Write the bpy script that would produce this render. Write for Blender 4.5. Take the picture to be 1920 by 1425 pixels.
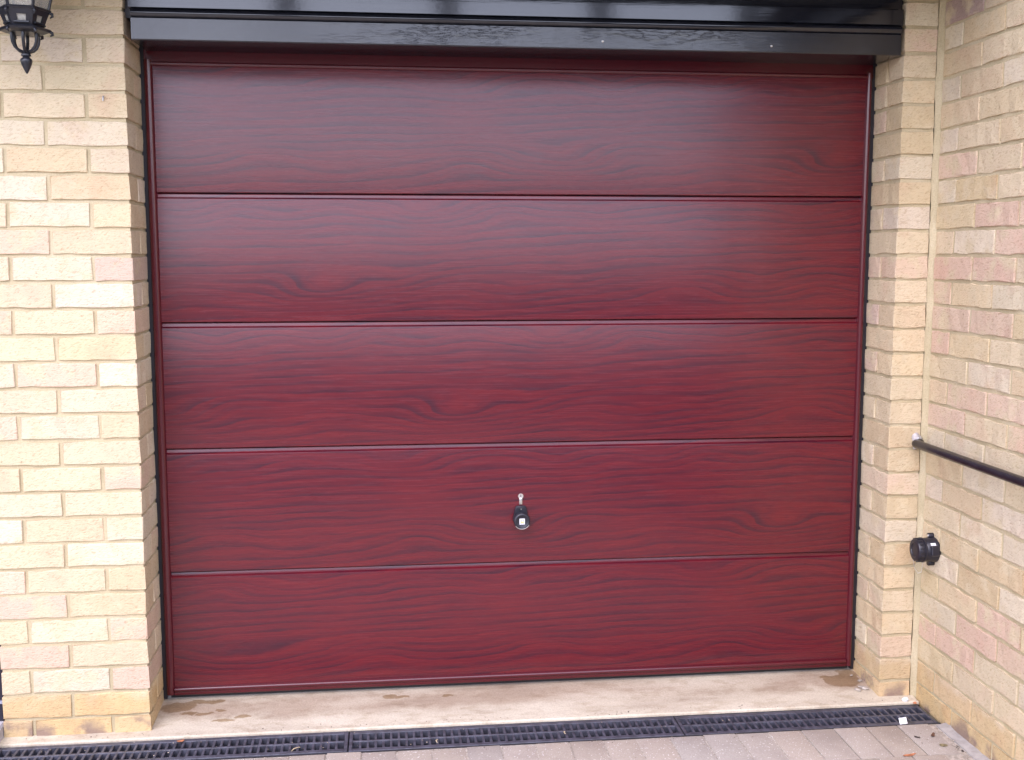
import bpy, bmesh, math, random
from mathutils import Vector, Matrix, noise as mnoise

sc = bpy.context.scene
for o in list(bpy.data.objects):
    bpy.data.objects.remove(o)
C = sc.collection
R = math.radians
rnd = random.Random(11)

# ------------------------------------------------------------------ camera
cam = bpy.data.cameras.new('camera')
cam.sensor_width = 36.0
cam.lens = 39.01
cam.clip_start = 0.05
cam.clip_end = 2000
co = bpy.data.objects.new('camera', cam)
co.location = (0.7781, -3.4445, 1.3621)
co.rotation_euler = (math.pi/2 - 0.11547, 0, -0.11236)
C.objects.link(co)
sc.camera = co

# ------------------------------------------------------------------ sky and sun (overcast, from behind the camera)
SUN_EL, SUN_AZ = 50.0, 206.0          # azimuth: clockwise from +y
world = bpy.data.worlds.new('World')
sc.world = world
world.use_nodes = True
wn, wl = world.node_tree.nodes, world.node_tree.links
wn.clear()
sky = wn.new('ShaderNodeTexSky')
sky.sky_type = 'NISHITA'
sky.sun_disc = False
sky.sun_elevation = R(SUN_EL)
sky.sun_rotation = R(SUN_AZ)
sky.air_density = 1.0
sky.dust_density = 2.0
hs = wn.new('ShaderNodeHueSaturation')
hs.inputs['Saturation'].default_value = 0.85
bg = wn.new('ShaderNodeBackground')
bg.inputs['Strength'].default_value = 0.15
wo = wn.new('ShaderNodeOutputWorld')
wl.new(sky.outputs[0], hs.inputs['Color'])
tint = wn.new('ShaderNodeMix')                      # the cool violet cast of the overcast sky in the photograph
tint.data_type = 'RGBA'
tint.blend_type = 'MULTIPLY'
tint.inputs[0].default_value = 1.0
tint.inputs[7].default_value = (0.93, 0.95, 1.20, 1)
wl.new(hs.outputs[0], tint.inputs[6])
wl.new(tint.outputs[2], bg.inputs['Color'])
wl.new(bg.outputs[0], wo.inputs['Surface'])

sun = bpy.data.lights.new('sun', 'SUN')
sun.energy = 1.5
sun.angle = R(165)
sun.color = (1.0, 0.89, 0.74)
so = bpy.data.objects.new('sun', sun)
az = R(SUN_AZ)
d = Vector((math.sin(az)*math.cos(R(SUN_EL)), math.cos(az)*math.cos(R(SUN_EL)), math.sin(R(SUN_EL))))
so.rotation_euler = d.to_track_quat('Z', 'Y').to_euler()
so.location = (-3, -6, 8)
C.objects.link(so)

vs = sc.view_settings
vs.view_transform = 'Standard'
vs.look = 'None'
vs.gamma = 1
vs.use_curve_mapping = False
vs.exposure = 1.62

# ------------------------------------------------------------------ node helpers
def mat(name, rough=0.6, spec=0.5):
    m = bpy.data.materials.new(name)
    m.use_nodes = True
    b = m.node_tree.nodes['Principled BSDF']
    b.inputs['Roughness'].default_value = rough
    b.inputs['Specular IOR Level'].default_value = spec
    return m, m.node_tree.nodes, m.node_tree.links, b

class G:
    """small wrapper to write node graphs shortly"""
    def __init__(s, m):
        s.n, s.l = m.node_tree.nodes, m.node_tree.links
    def put(s, sock, v):
        if hasattr(v, 'is_output') or isinstance(v, bpy.types.NodeSocket):
            s.l.new(v, sock)
        else:
            sock.default_value = v
    def new(s, t, **kw):
        nd = s.n.new(t)
        for k, v in kw.items():
            setattr(nd, k, v)
        return nd
    def coord(s, which='Object'):
        return s.new('ShaderNodeTexCoord').outputs[which]
    def pos(s):
        return s.new('ShaderNodeNewGeometry').outputs['Position']
    def mapping(s, v, scale=(1, 1, 1), loc=(0, 0, 0), rot=(0, 0, 0)):
        nd = s.new('ShaderNodeMapping')
        s.put(nd.inputs['Vector'], v)
        s.put(nd.inputs['Scale'], scale); s.put(nd.inputs['Location'], loc); s.put(nd.inputs['Rotation'], rot)
        return nd.outputs[0]
    def noise(s, v, scale=5, detail=3, rough=0.5, dist=0.0):
        nd = s.new('ShaderNodeTexNoise')
        s.put(nd.inputs['Vector'], v)
        s.put(nd.inputs['Scale'], scale); s.put(nd.inputs['Detail'], detail)
        s.put(nd.inputs['Roughness'], rough); s.put(nd.inputs['Distortion'], dist)
        return nd.outputs['Fac']
    def math(s, op, a, b=0.0, c=0.0, clamp=False):
        nd = s.new('ShaderNodeMath', operation=op)
        nd.use_clamp = clamp
        s.put(nd.inputs[0], a); s.put(nd.inputs[1], b); s.put(nd.inputs[2], c)
        return nd.outputs[0]
    def vmath(s, op, a, b=(0, 0, 0)):
        nd = s.new('ShaderNodeVectorMath', operation=op)
        s.put(nd.inputs[0], a); s.put(nd.inputs[1], b)
        return nd.outputs[0]
    def ramp(s, v, lo, hi, a=0.0, b=1.0):
        nd = s.new('ShaderNodeMapRange')
        nd.interpolation_type = 'SMOOTHSTEP'
        s.put(nd.inputs[0], v); s.put(nd.inputs[1], lo); s.put(nd.inputs[2], hi)
        s.put(nd.inputs[3], a); s.put(nd.inputs[4], b)
        return nd.outputs[0]
    def mix(s, f, a, b, mode='MIX'):
        nd = s.new('ShaderNodeMix', data_type='RGBA', blend_type=mode)
        s.put(nd.inputs[0], f)
        for i, v in ((6, a), (7, b)):
            if isinstance(v, tuple) and len(v) == 3:
                v = (*v, 1)
            s.put(nd.inputs[i], v)
        return nd.outputs[2]
    def cramp(s, v, stops):
        nd = s.new('ShaderNodeValToRGB')
        s.put(nd.inputs[0], v)
        e = nd.color_ramp.elements
        while len(e) < len(stops):
            e.new(0.5)
        for el, (p, c) in zip(e, stops):
            el.position = p; el.color = (*c, 1)
        return nd.outputs[0]
    def sep(s, v):
        nd = s.new('ShaderNodeSeparateXYZ')
        s.put(nd.inputs[0], v)
        return nd.outputs
    def comb(s, x, y, z):
        nd = s.new('ShaderNodeCombineXYZ')
        s.put(nd.inputs[0], x); s.put(nd.inputs[1], y); s.put(nd.inputs[2], z)
        return nd.outputs[0]
    def bump(s, h, strength=0.3, dist=0.002, normal=None):
        nd = s.new('ShaderNodeBump')
        s.put(nd.inputs['Height'], h)
        nd.inputs['Strength'].default_value = strength
        nd.inputs['Distance'].default_value = dist
        if normal is not None:
            s.put(nd.inputs['Normal'], normal)
        return nd.outputs[0]

# ------------------------------------------------------------------ materials
def m_brick():
    m, n, l, b = mat('brick_clay', 0.9, 0.25)
    g = G(m)
    info = g.new('ShaderNodeObjectInfo')
    tone = info.outputs['Color']
    p = g.vmath('ADD', g.coord(), g.comb(g.math('MULTIPLY', info.outputs['Random'], 37.0), g.math('MULTIPLY', info.outputs['Random'], 91.0), g.math('MULTIPLY', info.outputs['Random'], 13.0)))
    big = g.noise(p, 9, 2, 0.5)
    base = g.mix(g.ramp(g.noise(g.vmath('ADD', p, (5, 5, 5)), 13, 3, 0.55), 0.50, 0.66, 0.0, 0.85), tone, (0.62, 0.515, 0.335))
    med = g.noise(p, 45, 3, 0.6)
    # drag-wire streaks that run slanted over the face
    st = g.noise(g.mapping(g.mapping(p, rot=(0, R(40), 0)), (75, 75, 400)), 1.0, 3, 0.6)
    st2 = g.noise(g.mapping(g.mapping(p, rot=(R(40), 0, 0)), (75, 75, 400)), 1.0, 3, 0.6)
    stx = g.math('MULTIPLY', g.math('ADD', st, st2), 0.5)
    fine = g.noise(p, 320, 2, 0.6)
    c = g.mix(g.ramp(big, 0.54, 0.74, 0.0, 0.40), base, g.mix(1.0, base, (0.93, 0.78, 0.80), 'MULTIPLY'))
    c = g.mix(g.ramp(med, 0.35, 0.75, 0.0, 0.35), c, g.mix(1.0, c, (1.14, 1.12, 1.10), 'MULTIPLY'))
    c = g.mix(g.ramp(stx, 0.50, 0.36, 0.0, 0.75), c, g.mix(1.0, c, (0.72, 0.64, 0.58), 'MULTIPLY'))
    speck = g.ramp(g.noise(p, 150, 1, 0.5), 0.72, 0.80, 0.0, 0.6)
    c = g.mix(speck, c, g.mix(1.0, c, (0.45, 0.36, 0.32), 'MULTIPLY'))
    # soil splash and damp just above the ground
    wp = g.pos()
    wz = g.sep(wp)[2]
    low = g.math('ADD', wz, g.math('MULTIPLY', g.math('SUBTRACT', g.noise(wp, 14, 4, 0.6), 0.5), 0.10))
    c = g.mix(g.ramp(low, 0.09, 0.045, 0.0, 0.75), c, g.mix(1.0, c, (0.92, 0.82, 0.64), 'MULTIPLY'))
    stain = g.math('MULTIPLY', g.ramp(low, 0.02, -0.05, 0, 1), g.ramp(g.noise(wp, 11, 3, 0.6), 0.48, 0.62, 0, 0.8))
    c = g.mix(stain, c, (0.20, 0.14, 0.13))
    l.new(c, b.inputs['Base Color'])
    h = g.math('ADD', g.math('MULTIPLY', stx, 1.3), g.math('ADD', g.math('MULTIPLY', med, 0.6), g.math('MULTIPLY', fine, 0.35)))
    l.new(g.bump(h, 0.75, 0.0042), b.inputs['Normal'])
    return m

def m_mortar():
    m, n, l, b = mat('mortar', 0.95, 0.2)
    g = G(m)
    p = g.pos()
    a = g.noise(p, 7, 3, 0.6)
    f = g.noise(p, 260, 3, 0.65)
    c = g.cramp(a, [(0.3, (0.46, 0.385, 0.235)), (0.55, (0.54, 0.455, 0.29)), (0.75, (0.60, 0.52, 0.35))])
    c = g.mix(g.ramp(f, 0.4, 0.7, 0.0, 0.5), c, g.mix(1.0, c, (0.72, 0.70, 0.66), 'MULTIPLY'))
    l.new(c, b.inputs['Base Color'])
    l.new(g.bump(g.math('ADD', f, g.noise(p, 60, 3)), 0.7, 0.0025), b.inputs['Normal'])
    return m

def m_foil(name='rosewood_foil', bead=False):
    """embossed dark rosewood printed foil"""
    m, n, l, b = mat(name, 0.34, 0.62)
    g = G(m)
    p = g.coord()
    info = g.new('ShaderNodeObjectInfo')
    x, y, z = g.sep(p)
    if not bead:
        x = g.math('ADD', x, g.math('MULTIPLY', info.outputs['Random'], 5.0))
        # grain lines run almost level; they swing into long arches in the lower and upper part of each panel
        g1 = g.math('POWER', 2.718, g.math('MULTIPLY', g.math('POWER', g.math('DIVIDE', g.math('SUBTRACT', z, 0.105), 0.052), 2.0), -1.0))
        g2 = g.math('POWER', 2.718, g.math('MULTIPLY', g.math('POWER', g.math('DIVIDE', g.math('SUBTRACT', z, 0.335), 0.040), 2.0), -1.0))
        warp = g.math('SUBTRACT', g.noise(g.comb(g.math('MULTIPLY', x, 2.6), 3.1, g.math('MULTIPLY', z, 3.0)), 1.0, 0.8, 0.4), 0.5)
        warp3 = g.math('SUBTRACT', g.noise(g.comb(g.math('MULTIPLY', x, 3.2), 17.0, g.math('MULTIPLY', z, 3.0)), 1.0, 0.8, 0.4), 0.5)
        slow = g.math('SUBTRACT', g.noise(g.comb(g.math('MULTIPLY', x, 1.5), 29.0, g.math('MULTIPLY', z, 4.0)), 1.0, 2, 0.5), 0.5)
        warp2 = g.noise(g.comb(g.math('MULTIPLY', x, 11.0), 8.0, g.math('MULTIPLY', z, 40.0)), 1.0, 2, 0.5)
        v = g.math('ADD', g.math('MULTIPLY', z, 38.0), g.math('ADD', g.math('MULTIPLY', slow, 2.8), g.math('ADD', g.math('MULTIPLY', warp2, 0.35), g.math('MULTIPLY', x, -1.5))))
        v = g.math('ADD', v, g.math('ADD', g.math('MULTIPLY', g.math('MULTIPLY', g1, warp), 7.8), g.math('MULTIPLY', g.math('MULTIPLY', g2, warp3), 5.5)))
        s = g.math('SINE', g.math('MULTIPLY', v, 6.2832))
        fr = g.math('FRACT', v)
        band = g.math('MULTIPLY', g.ramp(fr, 0.0, 0.10), g.math('POWER', g.math('SUBTRACT', 1.0, fr), 2.6))   # crisp lower edge, feathered upper edge
        fr2 = g.math('FRACT', g.math('ADD', g.math('MULTIPLY', v, 2.37), g.math('MULTIPLY', warp2, 0.8)))
        band2 = g.math('MULTIPLY', g.ramp(fr2, 0.0, 0.15), g.math('POWER', g.math('SUBTRACT', 1.0, fr2), 2.0))
        vis = g.ramp(g.noise(g.comb(g.math('MULTIPLY', x, 2.6), 41.0, g.math('MULTIPLY', z, 22.0)), 1.0, 3, 0.55), 0.34, 0.62, 0.20, 1.0)
        s2 = g.math('SINE', g.math('MULTIPLY', v, 16.0))
        fib = g.noise(g.comb(g.math('MULTIPLY', x, 5.0), 5.0, g.math('MULTIPLY', z, 210.0)), 1.0, 4, 0.6)
        patch = g.noise(g.comb(g.math('MULTIPLY', x, 3.0), 11.0, g.math('MULTIPLY', z, 30.0)), 1.0, 4, 0.6)
        pore = g.noise(g.comb(g.math('MULTIPLY', x, 7.0), 2.0, g.math('MULTIPLY', z, 520.0)), 1.0, 2, 0.6)
        t = g.math('SUBTRACT', 0.70, g.math('MULTIPLY', g.math('MULTIPLY', band, vis), 0.62))
        t = g.math('SUBTRACT', t, g.math('MULTIPLY', band2, 0.18))
        t = g.math('ADD', t, g.math('MULTIPLY', g.math('SUBTRACT', pore, 0.5), 0.34))
        t = g.math('ADD', t, g.math('ADD', g.math('MULTIPLY', g.math('SUBTRACT', fib, 0.5), 0.26), g.math('MULTIPLY', g.math('SUBTRACT', patch, 0.5), 0.40)))
        c = g.cramp(t, [(0.12, (0.040, 0.0050, 0.0140)), (0.38, (0.070, 0.0052, 0.0138)), (0.62, (0.110, 0.0060, 0.0130)), (0.9, (0.160, 0.0090, 0.0120))])
        grit = g.noise(p, 900, 1, 0.5)
        c = g.mix(g.ramp(grit, 0.35, 0.65, 0.0, 0.45), c, g.mix(1.0, c, (0.70, 0.74, 0.80), 'MULTIPLY'))
        l.new(c, b.inputs['Base Color'])
        l.new(g.bump(g.math('ADD', grit, g.math('MULTIPLY', fib, 0.6)), 0.10, 0.0006), b.inputs['Normal'])
        l.new(g.ramp(fib, 0.3, 0.7, 0.235, 0.29), b.inputs['Roughness'])
    else:
        f = g.noise(p, 300, 2)
        c = g.mix(g.ramp(f, 0.3, 0.7), (0.066, 0.0050, 0.0110), (0.088, 0.0058, 0.0115))
        l.new(c, b.inputs['Base Color'])
        b.inputs['Roughness'].default_value = 0.22
    return m

def m_black_paint(name, rough, bumpy, weathered=False):
    m, n, l, b = mat(name, rough, 0.72)
    g = G(m)
    p = g.pos()
    gr = g.noise(g.mapping(p, (4, 4, 120)), 1.0, 3, 0.6)
    bl = g.noise(p, 38, 3, 0.55)
    c = g.mix(g.ramp(bl, 0.4, 0.7), (0.008, 0.009, 0.014), (0.013, 0.015, 0.022))
    l.new(c, b.inputs['Base Color'])
    h = g.math('ADD', g.math('MULTIPLY', gr, 0.5), g.math('MULTIPLY', bl, 0.25))
    if weathered:
        cr = g.noise(g.mapping(p, (26, 26, 190), loc=(3, 0, 0)), 1.0, 5, 0.7, 0.6)
        px_ = g.sep(p)[0]
        msk = g.math('MULTIPLY', g.math('MULTIPLY', g.ramp(px_, 0.35, 1.2), g.ramp(px_, 2.0, 1.7)), g.ramp(g.noise(g.mapping(p, (5, 2, 22)), 1.0, 3), 0.42, 0.60, 0.1, 1))
        h = g.math('ADD', h, g.math('MULTIPLY', g.ramp(cr, 0.40, 0.50, 0, 1.6), msk))
        brush = g.noise(g.mapping(p, (260, 4, 5)), 1.0, 2)
        h = g.math('ADD', h, g.math('MULTIPLY', brush, 0.25))
    l.new(g.bump(h, bumpy, 0.0015), b.inputs['Normal'])
    return m

def m_plain(name, col, rough=0.5, metal=0.0, var=0.15, scale=60, bump=0.0, spec=0.5):
    m, n, l, b = mat(name, rough, spec)
    g = G(m)
    p = g.pos()
    f = g.noise(p, scale, 3, 0.6)
    lo = tuple(v*(1-var) for v in col); hi = tuple(min(1, v*(1+var)) for v in col)
    l.new(g.mix(g.ramp(f, 0.3, 0.7), lo, hi), b.inputs['Base Color'])
    b.inputs['Metallic'].default_value = metal
    if bump:
        l.new(g.bump(g.noise(p, scale*4, 3, 0.6), bump, 0.001), b.inputs['Normal'])
    return m

def m_concrete():
    m, n, l, b = mat('threshold_concrete', 0.85, 0.3)
    g = G(m)
    p = g.pos()
    x, y, z = g.sep(p)
    a = g.noise(g.mapping(p, (2.0, 7, 3)), 1.0, 4, 0.6)
    f = g.noise(p, 180, 3, 0.65)
    c = g.cramp(a, [(0.30, (0.47, 0.395, 0.300)), (0.50, (0.60, 0.53, 0.405)), (0.72, (0.68, 0.615, 0.485))])
    c = g.mix(g.ramp(f, 0.35, 0.7, 0, 0.5), c, g.mix(1.0, c, (0.70, 0.67, 0.64), 'MULTIPLY'))
    c = g.mix(g.ramp(g.noise(g.mapping(p, (14, 26, 10)), 1.0, 5, 0.65), 0.48, 0.66, 0, 0.55), c, g.mix(1.0, c, (0.72, 0.66, 0.60), 'MULTIPLY'))
    # pinkish grey tide mark along the door side
    w = g.math('ADD', y, g.math('MULTIPLY', g.math('SUBTRACT', g.noise(p, 9, 3), 0.5), 0.14))
    c = g.mix(g.math('MULTIPLY', g.ramp(w, -0.17, -0.09, 0, 1), g.ramp(g.noise(g.mapping(p, (1.3, 4, 1)), 1.0, 3), 0.38, 0.6, 0.25, 0.75)), c, g.mix(1.0, c, (0.60, 0.50, 0.46), 'MULTIPLY'))
    # damp brown spots of their own shape
    spots = [(0.120, -0.050, 0.055, 0.034), (0.165, -0.018, 0.03, 0.013), (0.205, -0.026, 0.035, 0.013), (0.247, -0.020, 0.022, 0.010), (0.160, -0.096, 0.024, 0.010), (0.208, -0.101, 0.026, 0.010),
             (0.275, -0.149, 0.035, 0.009), (0.325, -0.128, 0.020, 0.010), (0.255, -0.085, 0.018, 0.008), (0.771, -0.041, 0.022, 0.013), (0.812, -0.048, 0.024, 0.012), (0.957, -0.051, 0.016, 0.008),
             (2.250, -0.072, 0.055, 0.045), (2.290, -0.035, 0.035, 0.05), (2.204, -0.040, 0.022, 0.010), (2.215, -0.060, 0.018, 0.010)]
    dx = g.math('MULTIPLY', g.math('SUBTRACT', g.noise(p, 34, 3), 0.5), 0.05)
    dy = g.math('MULTIPLY', g.math('SUBTRACT', g.noise(g.vmath('ADD', p, (7, 3, 1)), 34, 3), 0.5), 0.035)
    px, py = g.math('ADD', x, dx), g.math('ADD', y, dy)
    tot = None
    for sx, sy, rx, ry in spots:
        ex = g.math('DIVIDE', g.math('SUBTRACT', px, sx), rx)
        ey = g.math('DIVIDE', g.math('SUBTRACT', py, sy), ry)
        dd = g.math('ADD', g.math('MULTIPLY', ex, ex), g.math('MULTIPLY', ey, ey))
        tot = dd if tot is None else g.math('MINIMUM', tot, dd)
    wet = g.ramp(tot, 1.15, 0.75, 0, 0.85)
    c = g.mix(wet, c, g.mix(1.0, c, (0.58, 0.47, 0.33), 'MULTIPLY'))
    l.new(c, b.inputs['Base Color'])
    l.new(g.math('SUBTRACT', 0.85, g.math('MULTIPLY', wet, 0.3)), b.inputs['Roughness'])
    l.new(g.bump(g.math('ADD', f, g.math('MULTIPLY', g.noise(p, 25, 4), 1.5)), 0.5, 0.003), b.inputs['Normal'])
    return m

def m_paver():
    m, n, l, b = mat('concrete_paver', 0.85, 0.3)
    g = G(m)
    info = g.new('ShaderNodeObjectInfo')
    p = g.pos()
    base = g.cramp(info.outputs['Random'], [(0.0, (0.40, 0.34, 0.275)), (0.5, (0.43, 0.365, 0.30)), (1.0, (0.39, 0.35, 0.305))])
    f = g.noise(p, 170, 3, 0.7)
    c = g.mix(g.ramp(f, 0.4, 0.7, 0, 0.6), base, g.mix(1.0, base, (0.70, 0.68, 0.68), 'MULTIPLY'))
    c = g.mix(g.ramp(g.noise(p, 170, 1), 0.66, 0.72, 0, 0.9), c, (0.72, 0.68, 0.62))
    c = g.mix(g.ramp(g.noise(p, 12, 3), 0.45, 0.7, 0, 0.4), c, g.mix(1.0, c, (0.8, 0.78, 0.8), 'MULTIPLY'))
    l.new(c, b.inputs['Base Color'])
    l.new(g.bump(g.math('ADD', f, g.noise(p, 60, 2)), 0.5, 0.002), b.inputs['Normal'])
    return m

M = dict(
    brick=m_brick(), mortar=m_mortar(), foil=m_foil(), bead=m_foil('rosewood_bead', True),
    gloss=m_black_paint('black_gloss_paint', 0.085, 0.16), worn=m_black_paint('black_worn_paint', 0.20, 0.20, True),
    soot=m_plain('black_jamb_paint', (0.012, 0.011, 0.016), 0.5),
    rubber=m_plain('black_rubber', (0.012, 0.012, 0.013), 0.7),
    iron=m_plain('black_cast_metal', (0.014, 0.015, 0.020), 0.32, 0, 0.25, 90, 0.25),
    rail=m_plain('black_rail_paint', (0.014, 0.013, 0.018), 0.24, 0, 0.3, 50, 0.15),
    grate=m_plain('grate_plastic', (0.060, 0.060, 0.078), 0.48, 0, 0.35, 45, 0.25),
    channel=m_plain('channel_plastic', (0.018, 0.017, 0.020), 0.8),
    silver=m_plain('nickel', (0.72, 0.70, 0.66), 0.28, 1.0, 0.08),
    white=m_plain('white_label', (0.80, 0.80, 0.80), 0.5, 0, 0.03),
    yellow=m_plain('yellow_print', (0.75, 0.50, 0.06), 0.5, 0, 0.05),
    navy=m_plain('dark_print', (0.03, 0.03, 0.07), 0.5, 0, 0.05),
    inlet=m_plain('black_inlet_plastic', (0.016, 0.015, 0.022), 0.36, 0, 0.2, 80, 0.1),
    steel=m_plain('dull_steel', (0.42, 0.41, 0.40), 0.45, 0.8, 0.3),
    plaster=m_plain('pale_filler', (0.44, 0.40, 0.38), 0.8, 0, 0.25, 70, 0.5),
    concrete=m_concrete(), paver=m_paver(),
    sand=m_plain('jointing_sand', (0.40, 0.35, 0.29), 0.95, 0, 0.3, 90, 0.5),
    earth=m_plain('ground_tarmac', (0.07, 0.07, 0.072), 0.9, 0, 0.25, 3, 0.3),
    step=m_plain('doorstep_concrete', (0.42, 0.39, 0.40), 0.85, 0, 0.2, 40, 0.4),
    door=m_plain('black_door_paint', (0.016, 0.015, 0.026), 0.35),
    upvc=m_plain('grey_bar', (0.30, 0.30, 0.36), 0.4),
    paper=m_plain('paper', (0.82, 0.81, 0.80), 0.7, 0, 0.04),
    leaf=m_plain('dead_leaf', (0.10, 0.045, 0.022), 0.7, 0, 0.5, 120),
    dleaf=m_plain('dark_leaf', (0.030, 0.020, 0.018), 0.6, 0, 0.5, 120),
    oleaf=m_plain('olive_leaf', (0.22, 0.18, 0.09), 0.7, 0, 0.4, 120),
    oran=m_plain('orange_litter', (0.42, 0.16, 0.07), 0.8, 0, 0.4, 120),
    straw=m_plain('straw', (0.48, 0.38, 0.24), 0.8, 0, 0.3, 120),
    fillet=m_plain('grey_fillet', (0.37, 0.34, 0.31), 0.9, 0, 0.15, 35, 0.25),
    gritm=m_plain('mixed_grit', (0.30, 0.24, 0.18), 0.9, 0, 0.8, 25),
    timber=m_plain('dark_stained_timber', (0.030, 0.022, 0.018), 0.7, 0, 0.3, 20),
    soffit=m_plain('black_soffit_paint', (0.020, 0.019, 0.022), 0.5),
    tile=m_plain('roof_tile', (0.14, 0.075, 0.05), 0.85, 0, 0.3, 20, 0.3),
)
def m_glass():
    m, n, l, b = mat('lantern_glass', 0.16, 0.5)
    b.inputs['Transmission Weight'].default_value = 0.75
    b.inputs['Base Color'].default_value = (0.80, 0.78, 0.70, 1)
    b.inputs['IOR'].default_value = 1.35
    g = G(m)
    l.new(g.bump(g.noise(g.pos(), 120, 2), 0.2, 0.001), b.inputs['Normal'])
    return m
M['glass'] = m_glass()
M['frost'] = m_plain('frosted_window', (0.34, 0.33, 0.28), 0.35, 0, 0.15, 200)

# ------------------------------------------------------------------ mesh helpers
def mesh_from(bm, name, m, smooth=None):
    bmesh.ops.recalc_face_normals(bm, faces=bm.faces[:])
    me = bpy.data.meshes.new(name)
    bm.to_mesh(me); bm.free()
    me.materials.append(m)
    if smooth:
        for p in me.polygons:
            p.use_smooth = True
        me.set_sharp_from_angle(angle=R(smooth))
    return me

def link(name, me, parent=None, loc=None):
    o = bpy.data.objects.new(name, me)
    C.objects.link(o)
    if parent:
        o.parent = parent
    if loc:
        o.location = loc
    return o

def obj(name, bm, m, parent=None, smooth=None, loc=None):
    return link(name, mesh_from(bm, name, m, smooth), parent, loc)

def thing(name, label, cat, loc=(0, 0, 0), group=None):
    o = bpy.data.objects.new(name, None)
    C.objects.link(o)
    o.location = loc
    o.empty_display_size = 0.1
    tag(o, label, cat, group)
    return o

def tag(o, label, cat, group=None):
    o['label'] = label; o['category'] = cat
    if group:
        o['group'] = group
    return o

def add_box(bm, x0, x1, y0, y1, z0, z1, bev=0.0, seg=1):
    t = bmesh.new()
    bmesh.ops.create_cube(t, size=1)
    for v in t.verts:
        v.co = Vector(((x0+x1)/2 + v.co.x*(x1-x0), (y0+y1)/2 + v.co.y*(y1-y0), (z0+z1)/2 + v.co.z*(z1-z0)))
    if bev:
        bmesh.ops.bevel(t, geom=t.edges[:], offset=bev, segments=seg, affect='EDGES', profile=0.5)
    merge(bm, t)

def merge(bm, t, mx=None):
    if mx is not None:
        bmesh.ops.transform(t, matrix=mx, verts=t.verts[:])
    me = bpy.data.meshes.new('tmp')
    t.to_mesh(me); t.free()
    bm.from_mesh(me)
    bpy.data.meshes.remove(me)

def box(x0, x1, y0, y1, z0, z1, bev=0.0, seg=1):
    bm = bmesh.new()
    add_box(bm, x0, x1, y0, y1, z0, z1, bev, seg)
    return bm

def add_lathe(bm, prof, n=24, mx=None, cap=True, phase=0.0):
    """prof: list of (r, z) turned round z"""
    t = bmesh.new()
    rings = []
    for r, z in prof:
        if r < 1e-6:
            rings.append([t.verts.new((0, 0, z))])
        else:
            rings.append([t.verts.new((r*math.cos(2*math.pi*i/n+phase), r*math.sin(2*math.pi*i/n+phase), z)) for i in range(n)])
    for a, b_ in zip(rings, rings[1:]):
        for i in range(n):
            j = (i+1) % n
            q = [a[i % len(a)], a[j % len(a)], b_[j % len(b_)], b_[i % len(b_)]]
            q = list(dict.fromkeys(q))
            if len(q) > 2:
                t.faces.new(q)
    if cap:
        for rg in (rings[0], rings[-1]):
            if len(rg) > 2:
                t.faces.new(rg)
    merge(bm, t, mx)

def add_tube(bm, pts, rad, n=10, cap=True):
    """tube along points; rad a number or list"""
    pts = [Vector(p) for p in pts]
    t = bmesh.new()
    rings = []
    prev = None
    for i, p in enumerate(pts):
        tg = (pts[min(i+1, len(pts)-1)] - pts[max(i-1, 0)]).normalized()
        if prev is None:
            u = tg.orthogonal().normalized()
        else:
            u = (prev - tg*prev.dot(tg)).normalized()
        prev = u
        w = tg.cross(u)
        r = rad[i] if isinstance(rad, (list, tuple)) else rad
        rings.append([t.verts.new(p + u*r*math.cos(2*math.pi*k/n) + w*r*math.sin(2*math.pi*k/n)) for k in range(n)])
    for a, b_ in zip(rings, rings[1:]):
        for k in range(n):
            t.faces.new((a[k], a[(k+1) % n], b_[(k+1) % n], b_[k]))
    if cap:
        t.faces.new(rings[0]); t.faces.new(rings[-1])
    merge(bm, t)

def extrude_profile(bm, prof, axis, a0, a1, cut0=0.0, cut1=0.0):
    """closed profile of (u, v) swept along 'x' (u=y, v=z) or 'z' (u=x, v=y)"""
    r0, r1 = [], []
    for u, v in prof:
        if axis == 'x':
            r0.append(bm.verts.new((a0, u, v))); r1.append(bm.verts.new((a1, u, v)))
        else:
            r0.append(bm.verts.new((u, v, a0))); r1.append(bm.verts.new((u, v, a1)))
    k = len(prof)
    for i in range(k):
        bm.faces.new((r0[i], r0[(i+1) % k], r1[(i+1) % k], r1[i]))
    bm.faces.new(r0); bm.faces.new(r1)

# ------------------------------------------------------------------ measurements (metres, door face y=0, z=0 at the first bed joint)
XL, XR = 0.0672, 2.3245          # brick reveals
YF = -0.193                      # brick face of both piers
XW = 2.441                       # face of the side wall
ZG = -0.060                      # paving level
COURSE = 0.075

# ------------------------------------------------------------------ ground
def struct(o):
    o['kind'] = 'structure'
    return o
g_bm = bmesh.new()
bmesh.ops.create_grid(g_bm, x_segments=8, y_segments=8, size=400)
struct(obj('ground', g_bm, M['earth'], loc=(0, -100, -0.125)))
drv = struct(obj('driveway', box(-4.0, 2.443, -9.0, -0.386, -0.120, -0.0628), M['sand']))
tbm = box(-0.36, 2.44, -0.2365, 0.10, -0.118, -0.0535, 0.004)
for v in tbm.verts:                        # falls from the door to the drain
    if v.co.z > -0.1:
        v.co.z += 0.020 * min(1.0, (v.co.y + 0.2365)/0.2365) if v.co.y > -0.2 else 0.0
bmesh.ops.subdivide_edges(tbm, edges=[e for e in tbm.edges if abs(e.verts[0].co.x-e.verts[1].co.x) > 1], cuts=1)
struct(obj('concrete_threshold', tbm, M['concrete']))
struct(obj('doorstep', box(-1.4, -0.352, -0.30, 0.10, -0.119, -0.012, 0.006), M['step']))

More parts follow.
